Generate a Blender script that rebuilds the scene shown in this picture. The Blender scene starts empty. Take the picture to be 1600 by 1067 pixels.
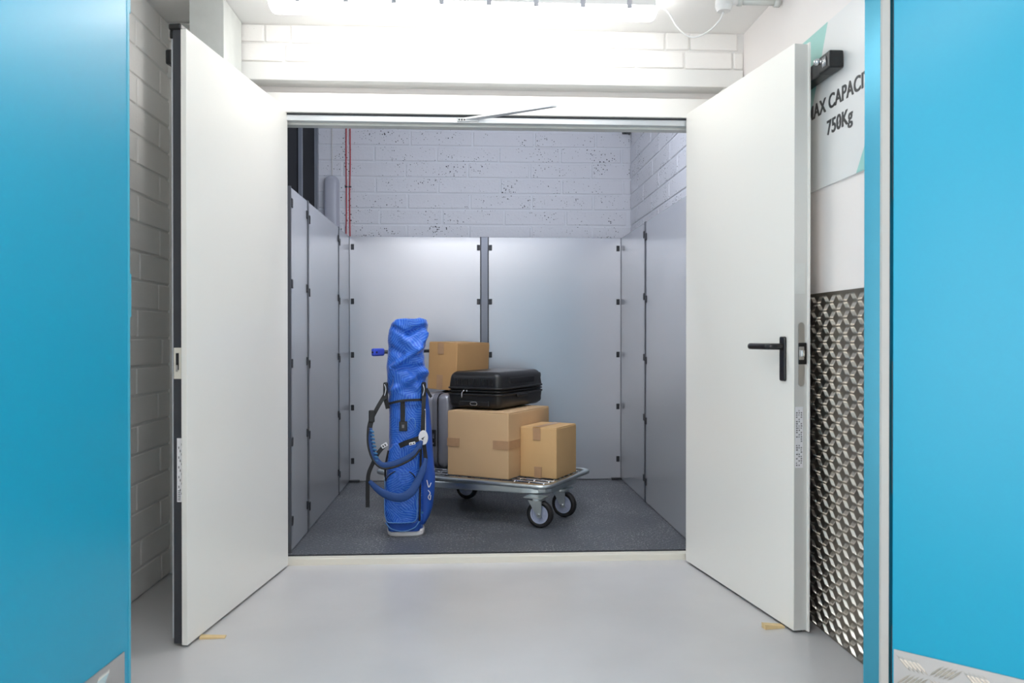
import bpy, bmesh, math, random
from mathutils import Vector, Matrix, noise
random.seed(7)
R = math.radians
scn = bpy.context.scene
col = scn.collection

# ------------------------------------------------------------------ camera, world, light, exposure
cam_d = bpy.data.cameras.new('camera')
cam = bpy.data.objects.new('camera', cam_d); col.objects.link(cam)
cam_d.sensor_width = 36.0
cam_d.lens = 1260.0 / 1600.0 * 36.0
cam_d.clip_start = 0.02
cam.location = (0, 0, 1.045)
cam.rotation_euler = (R(90 - 0.2956), 0, R(-3.044))
cam_d.dof.use_dof = True
cam_d.dof.focus_distance = 4.3
cam_d.dof.aperture_fstop = 4.5
scn.camera = cam

world = bpy.data.worlds.new('world'); scn.world = world
world.use_nodes = True
world.node_tree.nodes['Background'].inputs[0].default_value = (1.0, 0.985, 0.97, 1)
world.node_tree.nodes['Background'].inputs[1].default_value = 3.2
LAMP_IN_VIEW = 13.5
LAMP_HALL_ADDED = 17.0
LAMP_SHAFT_ADDED = 25.0
vs = scn.view_settings
vs.view_transform = 'Standard'; vs.look = 'None'; vs.gamma = 1.0
vs.use_curve_mapping = False
vs.exposure = 0.34
scn.cycles.max_bounces = 8
scn.cycles.diffuse_bounces = 6
scn.cycles.glossy_bounces = 4
scn.cycles.use_denoising = True
scn.cycles.use_adaptive_sampling = True
scn.cycles.adaptive_threshold = 0.045
scn.cycles.caustics_reflective = False
scn.cycles.caustics_refractive = False
scn.cycles.sample_clamp_indirect = 8.0

# ------------------------------------------------------------------ helpers
def lin(c):
    return tuple(((v / 255.0) / 12.92 if v / 255.0 <= 0.04045 else ((v / 255.0 + 0.055) / 1.055) ** 2.4) for v in c) + (1.0,)

MATS = {}
def mat(name, rgb, rough=0.5, metal=0.0, bump=0.0, bscale=40.0, var=0.0, vscale=6.0, coat=0.0, spec=0.5, stretch=None, aniso=0.0, emit=None, estr=0.0, bdist=0.002):
    m = bpy.data.materials.new(name); m.use_nodes = True
    nt = m.node_tree; N = nt.nodes; L = nt.links
    p = N['Principled BSDF']
    c = lin(rgb)
    p.inputs['Base Color'].default_value = c
    p.inputs['Roughness'].default_value = rough
    p.inputs['Metallic'].default_value = metal
    p.inputs['Specular IOR Level'].default_value = spec
    p.inputs['Coat Weight'].default_value = coat; p.inputs['Coat Roughness'].default_value = 0.28
    p.inputs['Anisotropic'].default_value = aniso
    if emit:
        p.inputs['Emission Color'].default_value = lin(emit)
        p.inputs['Emission Strength'].default_value = estr
    tc = None
    if bump or var:
        g = N.new('ShaderNodeNewGeometry'); tc = g.outputs['Position']
        if stretch:
            mp = N.new('ShaderNodeMapping'); mp.inputs['Scale'].default_value = stretch
            L.new(tc, mp.inputs[0]); tc = mp.outputs[0]
    if var:
        n = N.new('ShaderNodeTexNoise'); n.inputs['Scale'].default_value = vscale; n.inputs['Detail'].default_value = 5
        L.new(tc, n.inputs['Vector'])
        r = N.new('ShaderNodeValToRGB')
        r.color_ramp.elements[0].position = 0.3; r.color_ramp.elements[1].position = 0.7
        r.color_ramp.elements[0].color = tuple(v * (1 - var) for v in c[:3]) + (1,)
        r.color_ramp.elements[1].color = tuple(min(1, v * (1 + var)) for v in c[:3]) + (1,)
        L.new(n.outputs['Fac'], r.inputs[0]); L.new(r.outputs[0], p.inputs['Base Color'])
    if bump:
        n = N.new('ShaderNodeTexNoise'); n.inputs['Scale'].default_value = bscale; n.inputs['Detail'].default_value = 4
        L.new(tc, n.inputs['Vector'])
        b = N.new('ShaderNodeBump'); b.inputs['Strength'].default_value = bump; b.inputs['Distance'].default_value = bdist
        L.new(n.outputs['Fac'], b.inputs['Height']); L.new(b.outputs[0], p.inputs['Normal'])
    MATS[name] = m
    return m

def block_mat(name, rgb, pits, pit_rgb=(52, 54, 60)):
    """painted concrete block: rough paint with open unpainted pores"""
    m = mat(name, rgb, 0.6)
    nt = m.node_tree; N = nt.nodes; L = nt.links; p = N['Principled BSDF']
    g = N.new('ShaderNodeNewGeometry')
    v = N.new('ShaderNodeTexVoronoi'); v.inputs['Scale'].default_value = 75
    L.new(g.outputs['Position'], v.inputs['Vector'])
    n = N.new('ShaderNodeTexNoise'); n.inputs['Scale'].default_value = 7; n.inputs['Detail'].default_value = 3
    L.new(g.outputs['Position'], n.inputs['Vector'])
    thr = N.new('ShaderNodeMapRange'); thr.inputs[1].default_value = 0.30; thr.inputs[2].default_value = 0.72
    thr.inputs[3].default_value = 0.0; thr.inputs[4].default_value = pits
    L.new(n.outputs['Fac'], thr.inputs[0])
    s = N.new('ShaderNodeSeparateColor'); L.new(v.outputs['Color'], s.inputs[0])
    mu = N.new('ShaderNodeMath'); mu.operation = 'MULTIPLY'
    L.new(thr.outputs[0], mu.inputs[0]); L.new(s.outputs[0], mu.inputs[1])
    lt = N.new('ShaderNodeMath'); lt.operation = 'LESS_THAN'
    L.new(v.outputs['Distance'], lt.inputs[0]); L.new(mu.outputs[0], lt.inputs[1])
    mix = N.new('ShaderNodeMix'); mix.data_type = 'RGBA'
    mix.inputs[6].default_value = lin(rgb); mix.inputs[7].default_value = lin(pit_rgb)
    L.new(lt.outputs[0], mix.inputs[0]); L.new(mix.outputs[2], p.inputs['Base Color'])
    n2 = N.new('ShaderNodeTexNoise'); n2.inputs['Scale'].default_value = 60; n2.inputs['Detail'].default_value = 6
    L.new(g.outputs['Position'], n2.inputs['Vector'])
    sb = N.new('ShaderNodeMath'); sb.operation = 'SUBTRACT'
    L.new(n2.outputs['Fac'], sb.inputs[0]); L.new(lt.outputs[0], sb.inputs[1])
    b = N.new('ShaderNodeBump'); b.inputs['Strength'].default_value = 0.5; b.inputs['Distance'].default_value = 0.003
    L.new(sb.outputs[0], b.inputs['Height']); L.new(b.outputs[0], p.inputs['Normal'])
    return m

def mesh_obj(name, bm, m=None, parent=None, smooth=False):
    me = bpy.data.meshes.new(name); bm.to_mesh(me); bm.free()
    return me_obj(name, me, m, parent, smooth)

def me_obj(name, me, m=None, parent=None, smooth=False):
    o = bpy.data.objects.new(name, me); col.objects.link(o)
    if m and not me.materials: me.materials.append(MATS[m] if isinstance(m, str) else m)
    if smooth:
        for p in me.polygons: p.use_smooth = True
    if parent: o.parent = parent
    return o

def empty(name, loc=(0, 0, 0), rz=0.0):
    o = bpy.data.objects.new(name, None); col.objects.link(o)
    o.empty_display_size = 0.05; o.location = loc; o.rotation_euler = (0, 0, rz)
    return o

def tag(o, label=None, cat=None, group=None, kind=None):
    if label: o['label'] = label
    if cat: o['category'] = cat
    if group: o['group'] = group
    if kind: o['kind'] = kind
    return o

def add_box(bm, lo, hi, bev=0.0, seg=2, M=None):
    lo, hi = Vector(lo), Vector(hi)
    r = bmesh.ops.create_cube(bm, size=1.0)
    vs_ = r['verts']
    for v in vs_:
        v.co = Vector(((v.co.x + .5) * (hi.x - lo.x) + lo.x, (v.co.y + .5) * (hi.y - lo.y) + lo.y, (v.co.z + .5) * (hi.z - lo.z) + lo.z))
    if bev:
        es = list({e for v in vs_ for e in v.link_edges})
        rr = bmesh.ops.bevel(bm, geom=es, offset=bev, segments=seg, profile=0.5, affect='EDGES')
        vs_ = list({v for f in rr['faces'] for v in f.verts} | {v for v in vs_ if v.is_valid})
    if M is not None:
        for v in vs_: v.co = M @ v.co
    return vs_

def box(name, lo, hi, m, parent=None, bev=0.0, seg=2, M=None, smooth=False):
    bm = bmesh.new(); add_box(bm, lo, hi, bev, seg, M)
    return mesh_obj(name, bm, m, parent, smooth)

def prism(name, pts, z0, z1, m, parent=None):
    """vertical prism on a footprint"""
    bm = bmesh.new()
    a = [bm.verts.new((x, y, z0)) for x, y in pts]; b = [bm.verts.new((x, y, z1)) for x, y in pts]
    bm.faces.new(a[::-1]); bm.faces.new(b)
    n = len(pts)
    for i in range(n): bm.faces.new((a[i], a[(i + 1) % n], b[(i + 1) % n], b[i]))
    bmesh.ops.recalc_face_normals(bm, faces=bm.faces)
    return mesh_obj(name, bm, m, parent)

def add_cyl(bm, p0, p1, r0, r1=None, n=16, caps=True):
    p0, p1 = Vector(p0), Vector(p1)
    if r1 is None: r1 = r0
    d = (p1 - p0).normalized()
    t = Vector((0, 0, 1)) if abs(d.z) < 0.9 else Vector((1, 0, 0))
    a = d.cross(t).normalized(); b = d.cross(a)
    ra = [bm.verts.new(p0 + (a * math.cos(k * 2 * math.pi / n) + b * math.sin(k * 2 * math.pi / n)) * r0) for k in range(n)]
    rb = [bm.verts.new(p1 + (a * math.cos(k * 2 * math.pi / n) + b * math.sin(k * 2 * math.pi / n)) * r1) for k in range(n)]
    for k in range(n): bm.faces.new((ra[k], ra[(k + 1) % n], rb[(k + 1) % n], rb[k]))
    if caps: bm.faces.new(ra[::-1]); bm.faces.new(rb)
    bmesh.ops.recalc_face_normals(bm, faces=bm.faces)

def cyl(name, p0, p1, r, m, parent=None, n=16, r1=None, smooth=False):
    bm = bmesh.new(); add_cyl(bm, p0, p1, r, r1, n)
    return mesh_obj(name, bm, m, parent, smooth)

def catmull(P, n=8, closed=False):
    P = [Vector(p) for p in P]; out = []
    m = len(P)
    rng = range(m) if closed else range(m - 1)
    for i in rng:
        p0 = P[(i - 1) % m] if closed or i > 0 else P[0] * 2 - P[1]
        p1 = P[i]; p2 = P[(i + 1) % m]
        p3 = P[(i + 2) % m] if closed or i + 2 < m else P[-1] * 2 - P[-2]
        for k in range(n):
            t = k / n
            out.append(0.5 * ((2 * p1) + (p2 - p0) * t + (2 * p0 - 5 * p1 + 4 * p2 - p3) * t * t + (3 * p1 - p0 - 3 * p2 + p3) * t ** 3))
    if not closed: out.append(P[-1].copy())
    return out

def sweep(bm, path, section, normal=None, closed=False):
    """sweep a closed 2D section (a along side, b along normal) on a path"""
    n = len(path); rings = []
    prev = None
    for i, p in enumerate(path):
        a = path[(i - 1) % n] if closed or i > 0 else p
        b = path[(i + 1) % n] if closed or i < n - 1 else p
        t = (b - a).normalized()
        if normal is not None:
            nn = Vector(normal) - t * t.dot(Vector(normal))
            if nn.length < 1e-4: nn = prev or Vector((0, 0, 1))
            nn.normalize()
        else:
            if prev is None:
                ref = Vector((0, 0, 1)) if abs(t.z) < 0.9 else Vector((1, 0, 0))
                nn = (ref - t * t.dot(ref)).normalized()
            else:
                nn = (prev - t * t.dot(prev)).normalized()
        prev = nn
        s = t.cross(nn)
        sec = section(i / max(1, n - 1)) if callable(section) else section
        rings.append([bm.verts.new(p + s * u + nn * v) for u, v in sec])
    k = len(rings[0])
    for i in range(n if closed else n - 1):
        A, B = rings[i], rings[(i + 1) % n]
        for j in range(k): bm.faces.new((A[j], A[(j + 1) % k], B[(j + 1) % k], B[j]))
    if not closed:
        bm.faces.new(rings[0][::-1]); bm.faces.new(rings[-1])
    bmesh.ops.recalc_face_normals(bm, faces=bm.faces)

def circ(r, n=10): return [(r * math.cos(2 * math.pi * k / n), r * math.sin(2 * math.pi * k / n)) for k in range(n)]
def flat(w, t): return [(-w / 2, -t / 2), (w / 2, -t / 2), (w / 2, t / 2), (-w / 2, t / 2)]
def pad(w, t, n=14): return [(w / 2 * math.cos(2 * math.pi * k / n), t / 2 * math.sin(2 * math.pi * k / n)) for k in range(n)]

def tube(name, pts, r, m, parent=None, n=10, sub=8, smooth=True):
    bm = bmesh.new(); sweep(bm, catmull(pts, sub), circ(r, n))
    return mesh_obj(name, bm, m, parent, smooth)

def copy_tree(o, parent=None):
    c = o.copy(); col.objects.link(c); c.parent = parent
    for ch in list(o.children):
        copy_tree(ch, c)
    return c

# ------------------------------------------------------------------ materials
mat('floor_epoxy', (206, 205, 206), 0.28, bump=0.12, bscale=25, var=0.05, vscale=2.5)
mat('ceiling_paint', (247, 246, 244), 0.7)
block_mat('block_white', (246, 244, 241), 0.10, (150, 150, 152))
block_mat('block_shaft', (210, 211, 216), 0.46)
mat('mortar_white', (238, 237, 235), 0.7, bump=0.5, bscale=120)
mat('mortar_shaft', (214, 216, 221), 0.7, bump=0.5, bscale=120)
mat('wall_paint', (246, 241, 239), 0.6, bump=0.15, bscale=80)
mat('lintel_paint', (234, 234, 232), 0.6, bump=0.25, bscale=50)
mat('soffit_dark', (190, 186, 182), 0.8)
mat('frame_white', (240, 239, 236), 0.35)
mat('door_white', (244, 243, 238), 0.32, bump=0.03, bscale=15)
mat('door_edge', (222, 225, 230), 0.35)
mat('door_edge_grey', (212, 213, 210), 0.35)
mat('gasket', (58, 60, 66), 0.6)
mat('black', (22, 23, 26), 0.4)
mat('black_satin', (28, 29, 32), 0.3)
mat('rubber', (26, 25, 27), 0.55)
mat('steel', (190, 192, 194), 0.28, 1.0, bump=0.05, bscale=60)
mat('zinc', (196, 204, 206), 0.3, 1.0, bump=0.08, bscale=50)
mat('chrome', (225, 226, 228), 0.12, 1.0)
mat('alu', (214, 218, 222), 0.35, 0.7)
mat('galv', (218, 221, 218), 0.45, 0.15, var=0.05, vscale=12)
mat('lift_panel', (200, 202, 208), 0.24, 0.45, bump=0.04, bscale=30, stretch=(1, 1, 0.08), aniso=0.4)
mat('lift_post', (120, 124, 134), 0.35, 0.6)
mat('lift_seam', (96, 99, 106), 0.5, 0.4)
mat('bracket', (40, 42, 47), 0.45)
mat('mast_dark', (13, 15, 19), 0.7, spec=0.2)
mat('mast_rail', (120, 125, 134), 0.4, 0.5)
mat('sill', (232, 228, 216), 0.5)
mat('teal', (0, 163, 200), 0.36, coat=0.35, spec=0.3, bump=0.03, bscale=20)
mat('teal_edge', (70, 178, 206), 0.4)
mat('teal_metal', (40, 140, 166), 0.25, 0.35, coat=0.6, bump=0.06, bscale=14)
mat('grey_strip', (206, 203, 198), 0.5)
mat('kick_alu', (196, 194, 192), 0.4, 0.7, bump=0.05, bscale=80)
mat('tread_alu', (138, 131, 121), 0.42, 0.9, bump=0.05, bscale=80)
mat('tread_bright', (222, 218, 210), 0.25, 1.0)
mat('sign_white', (236, 237, 237), 0.3)
mat('sign_teal', (160, 214, 208), 0.35)
mat('sign_ink', (62, 62, 64), 0.45)
mat('red_cable', (178, 42, 48), 0.45)
mat('grey_plastic', (176, 178, 188), 0.4)
mat('white_plastic', (236, 236, 236), 0.4)
mat('diffuser', (255, 255, 255), 0.4, emit=(255, 253, 250), estr=LAMP_IN_VIEW)
mat('diffuser_hall_added', (255, 255, 255), 0.4, emit=(255, 253, 250), estr=LAMP_HALL_ADDED)
mat('diffuser_shaft_added', (255, 255, 255), 0.4, emit=(236, 242, 255), estr=LAMP_SHAFT_ADDED)
mat('wood', (222, 196, 146), 0.6, var=0.1, vscale=30)
mat('card_big', (212, 177, 135), 0.75, bump=0.08, bscale=60, var=0.03, vscale=5)
mat('card_small', (216, 177, 125), 0.75, bump=0.08, bscale=60, var=0.03, vscale=5)
mat('card_back', (200, 156, 104), 0.75, bump=0.08, bscale=60, var=0.03, vscale=5)
mat('card_edge', (226, 190, 142), 0.8)
mat('tape', (186, 148, 112), 0.32, var=0.05, vscale=30)
mat('case_black', (30, 30, 31), 0.36, bump=0.15, bscale=300, bdist=0.0006)
mat('case_trim', (16, 16, 17), 0.45)
mat('case_silver', (152, 153, 162), 0.3, 0.35)
mat('case_silver_trim', (120, 121, 130), 0.4, 0.3)
mat('strap_black', (38, 38, 40), 0.75, bump=0.3, bscale=300)
mat('pad_navy', (34, 70, 130), 0.7, bump=0.3, bscale=250)
mat('pad_rib', (52, 110, 158), 0.7)
mat('blue_grip', (58, 84, 206), 0.4)
mat('hub_grey', (168, 176, 200), 0.45)
mat('white_rubber', (222, 222, 226), 0.5)
mat('print_grey', (120, 120, 124), 0.6)
mat('label_white', (240, 240, 244), 0.5)

def platform_mat():
    m = mat('platform_floor', (100, 104, 111), 0.36, 0.25)
    nt = m.node_tree; N = nt.nodes; L = nt.links; p = N['Principled BSDF']
    g = N.new('ShaderNodeNewGeometry')
    mp = N.new('ShaderNodeMapping'); mp.inputs['Rotation'].default_value = (0, 0, R(45)); mp.inputs['Scale'].default_value = (38, 76, 1)
    L.new(g.outputs['Position'], mp.inputs[0])
    v = N.new('ShaderNodeTexVoronoi'); v.inputs['Scale'].default_value = 1.0; v.inputs['Randomness'].default_value = 0.15
    L.new(mp.outputs[0], v.inputs['Vector'])
    b = N.new('ShaderNodeBump'); b.inputs['Strength'].default_value = 1.0; b.inputs['Distance'].default_value = 0.005; b.invert = True
    L.new(v.outputs['Distance'], b.inputs['Height']); L.new(b.outputs[0], p.inputs['Normal'])
    # plaster dust ground into the surface, denser near the threshold
    n = N.new('ShaderNodeTexNoise'); n.inputs['Scale'].default_value = 120; n.inputs['Detail'].default_value = 3
    L.new(g.outputs['Position'], n.inputs['Vector'])
    n2 = N.new('ShaderNodeTexNoise'); n2.inputs['Scale'].default_value = 3; n2.inputs['Detail'].default_value = 4
    L.new(g.outputs['Position'], n2.inputs['Vector'])
    ad = N.new('ShaderNodeMath'); ad.operation = 'MULTIPLY_ADD'; ad.inputs[1].default_value = 0.28
    L.new(n2.outputs['Fac'], ad.inputs[0]); L.new(n.outputs['Fac'], ad.inputs[2])
    mr = N.new('ShaderNodeMapRange'); mr.inputs[1].default_value = 0.735; mr.inputs[2].default_value = 0.80
    L.new(ad.outputs[0], mr.inputs[0])
    mix = N.new('ShaderNodeMix'); mix.data_type = 'RGBA'
    mix.inputs[6].default_value = lin((100, 104, 111)); mix.inputs[7].default_value = lin((190, 190, 192))
    L.new(mr.outputs[0], mix.inputs[0])
    wr_ = N.new('ShaderNodeMapRange'); wr_.inputs[1].default_value = 0.1; wr_.inputs[2].default_value = 0.6; wr_.inputs[3].default_value = 1.25; wr_.inputs[4].default_value = 0.62
    L.new(v.outputs['Distance'], wr_.inputs[0])      # studs lighter than the ground between them
    mx = N.new('ShaderNodeVectorMath'); mx.operation = 'SCALE'
    L.new(mix.outputs[2], mx.inputs[0]); L.new(wr_.outputs[0], mx.inputs['Scale']); L.new(mx.outputs[0], p.inputs['Base Color'])
platform_mat()

def bag_mat():
    """blue ripstop with a tonal print of fine curved leaf lines"""
    m = mat('bag_blue', (30, 92, 196), 0.42)
    nt = m.node_tree; N = nt.nodes; L = nt.links; p = N['Principled BSDF']
    t = N.new('ShaderNodeTexCoord')
    v = N.new('ShaderNodeTexVoronoi'); v.inputs['Scale'].default_value = 13
    L.new(t.outputs['Object'], v.inputs['Vector'])
    s = N.new('ShaderNodeSeparateColor'); L.new(v.outputs['Color'], s.inputs[0])
    ma = N.new('ShaderNodeMath'); ma.operation = 'MULTIPLY'; ma.inputs[1].default_value = 6.28
    L.new(s.outputs[0], ma.inputs[0])
    vr = N.new('ShaderNodeVectorRotate'); vr.rotation_type = 'Y_AXIS'
    L.new(t.outputs['Object'], vr.inputs['Vector']); L.new(ma.outputs[0], vr.inputs['Angle'])
    w = N.new('ShaderNodeTexWave'); w.inputs['Scale'].default_value = 27; w.inputs['Distortion'].default_value = 6.0
    w.inputs['Detail'].default_value = 0.0; w.inputs['Detail Scale'].default_value = 0.6
    L.new(vr.outputs[0], w.inputs['Vector'])
    mr = N.new('ShaderNodeMapRange'); mr.inputs[1].default_value = 0.55; mr.inputs[2].default_value = 0.95
    mr.inputs[4].default_value = 0.42
    L.new(w.outputs['Fac'], mr.inputs[0])
    mix = N.new('ShaderNodeMix'); mix.data_type = 'RGBA'
    mix.inputs[6].default_value = lin((26, 92, 204)); mix.inputs[7].default_value = lin((104, 168, 232))
    p.inputs['Sheen Weight'].default_value = 0.3; p.inputs['Sheen Roughness'].default_value = 0.35
    L.new(mr.outputs[0], mix.inputs[0]); L.new(mix.outputs[2], p.inputs['Base Color'])
    n = N.new('ShaderNodeTexNoise'); n.inputs['Scale'].default_value = 22; n.inputs['Detail'].default_value = 4
    L.new(t.outputs['Object'], n.inputs['Vector'])
    b = N.new('ShaderNodeBump'); b.inputs['Strength'].default_value = 0.8; b.inputs['Distance'].default_value = 0.014
    L.new(n.outputs['Fac'], b.inputs['Height']); L.new(b.outputs[0], p.inputs['Normal'])
bag_mat()
mat('bag_plain', (34, 84, 178), 0.55, bump=0.4, bscale=25, bdist=0.008)
mat('bag_piping', (96, 150, 214), 0.5)

# ------------------------------------------------------------------ the setting
XL, XR, YF, ZC = -1.325, 1.253, 3.63, 2.435      # lobby: left wall, right wall, front wall face, ceiling
YB = 5.80                                         # shaft back wall face
LX0, LX1, LY0, LY1, LZ = -0.838, 1.082, 3.80, 5.705, 0.032   # lift car inside, floor height
def struct(o): o['kind'] = 'structure'; return o

fl = struct(box('floor', (-3.2, -3.0, -0.10), (3.2, 3.735, 0.0), 'floor_epoxy'))
ce = struct(box('ceiling', (-3.2, -3.0, ZC), (3.2, YF + 0.2, ZC + 0.12), 'ceiling_paint'))
struct(box('floor_pit', (-1.5, 3.735, -0.30), (1.5, 6.0, -0.12), 'mortar_shaft'))
struct(box('ceiling_shaft', (-1.5, 3.87, 3.2), (1.5, 6.0, 3.3), 'ceiling_paint'))

UNIT = {}
def block_mesh(l, h, d, m, key):
    k = (round(l, 3), round(h, 3), key, random.randrange(3) if l > 0.2 else 0)
    if k not in UNIT:
        bm = bmesh.new(); add_box(bm, (-l / 2, 0, -h / 2), (l / 2, d, h / 2), 0.0035, 1)
        for v in bm.verts:
            if v.co.y < 0.01:
                v.co.x += random.uniform(-.0018, .0018); v.co.z += random.uniform(-.0018, .0018)
        me = bpy.data.meshes.new('block'); bm.to_mesh(me); bm.free(); me.materials.append(MATS[m])
        UNIT[k] = me
    return UNIT[k]

def lay(parent, face, u0, u1, z0, rows, course, length, joint, m, name='block', ofs=0.0, pattern=None):
    """lay courses of blocks; face(u) -> (location, rz): block front looks to local -y"""
    for r in range(rows):
        u = u0 - (length * (0.5 if r % 2 else 0.0) + ofs + (random.uniform(-.03, .03)))
        k = 0
        while u < u1 - 0.02:
            ln = pattern[(k + r) % len(pattern)] if pattern else length
            a, b = max(u, u0), min(u + ln - joint, u1)
            if b - a > 0.03:
                loc, rz = face((a + b) / 2)
                o = bpy.data.objects.new(name, block_mesh(b - a, course - joint, 0.02, m, m)); col.objects.link(o)
                o.location = (loc[0], loc[1], z0 + (r + .5) * course)
                o.rotation_euler = (0, 0, rz); o.parent = parent
            u += ln; k += 1

# left lobby wall: concrete blocks laid flat, painted white
wl = struct(box('wall_left', (XL - 0.16, 2.27, 0.0), (XL - 0.004, YF + 0.12, ZC), 'mortar_white'))
lay(wl, lambda u: ((XL + 0.002, u, 0), R(90)), 2.30, YF + 0.07, 0.0, 21, 0.1158, 0.452, 0.010, 'block_white', ofs=0.12)

# front wall round the lift doorway: piers, lintel, brick courses over it
wf = struct(box('wall_front', (XL - 0.1, YF + 0.014, 2.262), (XR + 0.1, YF + 0.2, ZC), 'mortar_white'))
box('pier', (XL - 0.1, YF + 0.012, 0.0), (-0.99, YF + 0.2, 2.19), 'block_white', wf)
box('pier', (1.165, YF + 0.012, 0.0), (XR + 0.1, YF + 0.2, 2.19), 'block_white', wf)
box('lintel', (XL - 0.02, YF, 2.186), (XR - 0.001, YF + 0.2, 2.266), 'lintel_paint', wf, 0.004)
lay(wf, lambda u: ((u, YF + 0.004, 0), 0.0), XL, XR - 0.002, 2.267, 2, 0.0835, 0.225, 0.009, 'block_white', name='brick', ofs=0.05, pattern=[0.225, 0.112, 0.225, 0.225, 0.112])
# recessed wall strip between the lintel and the door frame
struct(box('trim_3', (-0.99, YF + 0.10, 2.10), (1.165, YF + 0.2, 2.19), 'wall_paint'))

# right lobby wall
wr = struct(box('wall_right', (XR + 0.004, 2.27, 0.0), (XR + 0.16, YF + 0.12, ZC), 'wall_paint'))

# shaft walls: unrendered painted block with open pores
wb = struct(box('wall_back', (-1.40, YB + 0.006, 0.0), (1.40, YB + 0.16, 3.2), 'mortar_shaft'))
lay(wb, lambda u: ((u, YB + 0.001, 0), 0.0), -1.35, 1.17, 1.625, 10, 0.1125, 0.445, 0.011, 'block_shaft', ofs=0.2)
XS = 1.168
ws = struct(box('wall_shaft_right', (XS + 0.006, YF + 0.21, 0.0), (XS + 0.16, YB, 3.2), 'mortar_shaft'))
lay(ws, lambda u: ((XS + 0.001, u, 0), R(-90)), 3.90, YB - 0.003, 1.40, 12, 0.1125, 0.445, 0.011, 'block_shaft', ofs=0.1)
struct(box('wall_shaft_left', (-1.46, YF + 0.21, 0.0), (-1.30, YB, 3.2), 'mortar_shaft'))
struct(box('wall_shaft_front', (-1.40, YF + 0.205, 2.12), (1.30, YF + 0.25, 3.2), 'mortar_shaft'))

# threshold sill and door frame
struct(box('trim_1', (-0.86, 3.735, -0.1), (1.05, 3.785, 0.030), 'sill', None, 0.003))
fr = struct(box('trim_2', (-0.99, 3.685, 2.060), (1.165, 3.745, 2.148), 'frame_white', None, 0.003))
box('jamb', (-0.99, 3.735, 0.0), (-0.86, 3.80, 2.10), 'frame_white', fr)
box('jamb', (1.035, 3.735, 0.0), (1.165, 3.80, 2.10), 'frame_white', fr)
box('head_gap_dark', (-0.86, 3.70, 2.052), (1.05, 3.73, 2.062), 'gasket', fr)  # dark strip painted in as the shaded gap above the head rail
box('head_rail', (-0.86, 3.702, 2.026), (1.05, 3.77, 2.053), 'alu', fr, 0.002)
box('head_rail', (-0.86, 3.735, 2.016), (1.05, 3.79, 2.030), 'galv', fr)
for x_, n_ in ((-0.31, 4), (-0.20, 8), (-0.06, 6)):      # faint maker's print on the frame head
    for k in range(n_):
        box('print', (x_ + k * .010, 3.6845, 2.092 + (k % 2) * .012), (x_ + k * .010 + .007, 3.6855, 2.098 + (k % 2) * .012), 'door_edge_grey', fr)

# partitions that carry the turquoise doors
struct(box('wall_partition_left', (-2.2, 2.22, 0.0), (-0.965, 2.30, ZC), 'frame_white'))
pr_ = struct(prism('wall_partition_right', [(1.091, 2.176), (1.120, 2.147), (1.30, 2.147), (2.2, 2.147), (2.2, 2.26), (1.135, 2.26)], 0.0, ZC, 'teal_metal'))
box('strip', (1.1205, 2.136, 0.0), (1.1415, 2.147, ZC), 'grey_strip', pr_)

# hall behind the camera: end wall with storage unit doors (seen only as reflections in the lift panels)
we = struct(box('wall_rear', (-3.2, -3.1, 0.0), (3.2, -3.0, ZC), 'wall_paint'))
for x0_, x1_, m_ in ((0.45, 1.60, 'teal'),):
    u_ = box('unit_door', (x0_, -2.998, 0.02), (x1_, -2.96, 2.12), m_, we)
    box('door_handle', (x0_ + .06, -2.958, 0.95), (x0_ + .09, -2.93, 1.15), 'steel', u_)

struct(box('wall_hall_right_added', (2.30, -3.0, 0.0), (2.42, 2.147, ZC), 'wall_paint'))  # unseen wall added to darken what the right turquoise door reflects

# ------------------------------------------------------------------ tread plate pieces
def tread_mesh(name, L_, W_, sp, h, m, sgn, nb=5):
    """five raised lens-shaped bars, drawn in local x (across) / z (up), raised to -y"""
    bm = bmesh.new()
    for i in range(nb):
        c = Vector(((i - (nb - 1) / 2) * sp, 0, 0))
        d = Vector((sgn * math.sqrt(.5), 0, math.sqrt(.5))); s = Vector((math.sqrt(.5), 0, -sgn * math.sqrt(.5)))
        base = [c + d * L_ / 2, c + d * L_ * .2 + s * W_ / 2, c - d * L_ * .2 + s * W_ / 2, c - d * L_ / 2, c - d * L_ * .2 - s * W_ / 2, c + d * L_ * .2 - s * W_ / 2]
        b = [bm.verts.new(p) for p in base]
        t0 = bm.verts.new(c + d * L_ * .3 + Vector((0, -h, 0))); t1 = bm.verts.new(c - d * L_ * .3 + Vector((0, -h, 0)))
        for f in ((b[0], b[1], t0), (b[1], b[2], t1, t0), (b[2], b[3], t1), (b[3], b[4], t1), (b[4], b[5], t0, t1), (b[5], b[0], t0)): bm.faces.new(f)
    bmesh.ops.recalc_face_normals(bm, faces=bm.faces)
    me = bpy.data.meshes.new(name); bm.to_mesh(me); bm.free(); me.materials.append(MATS[m])
    return me

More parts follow.
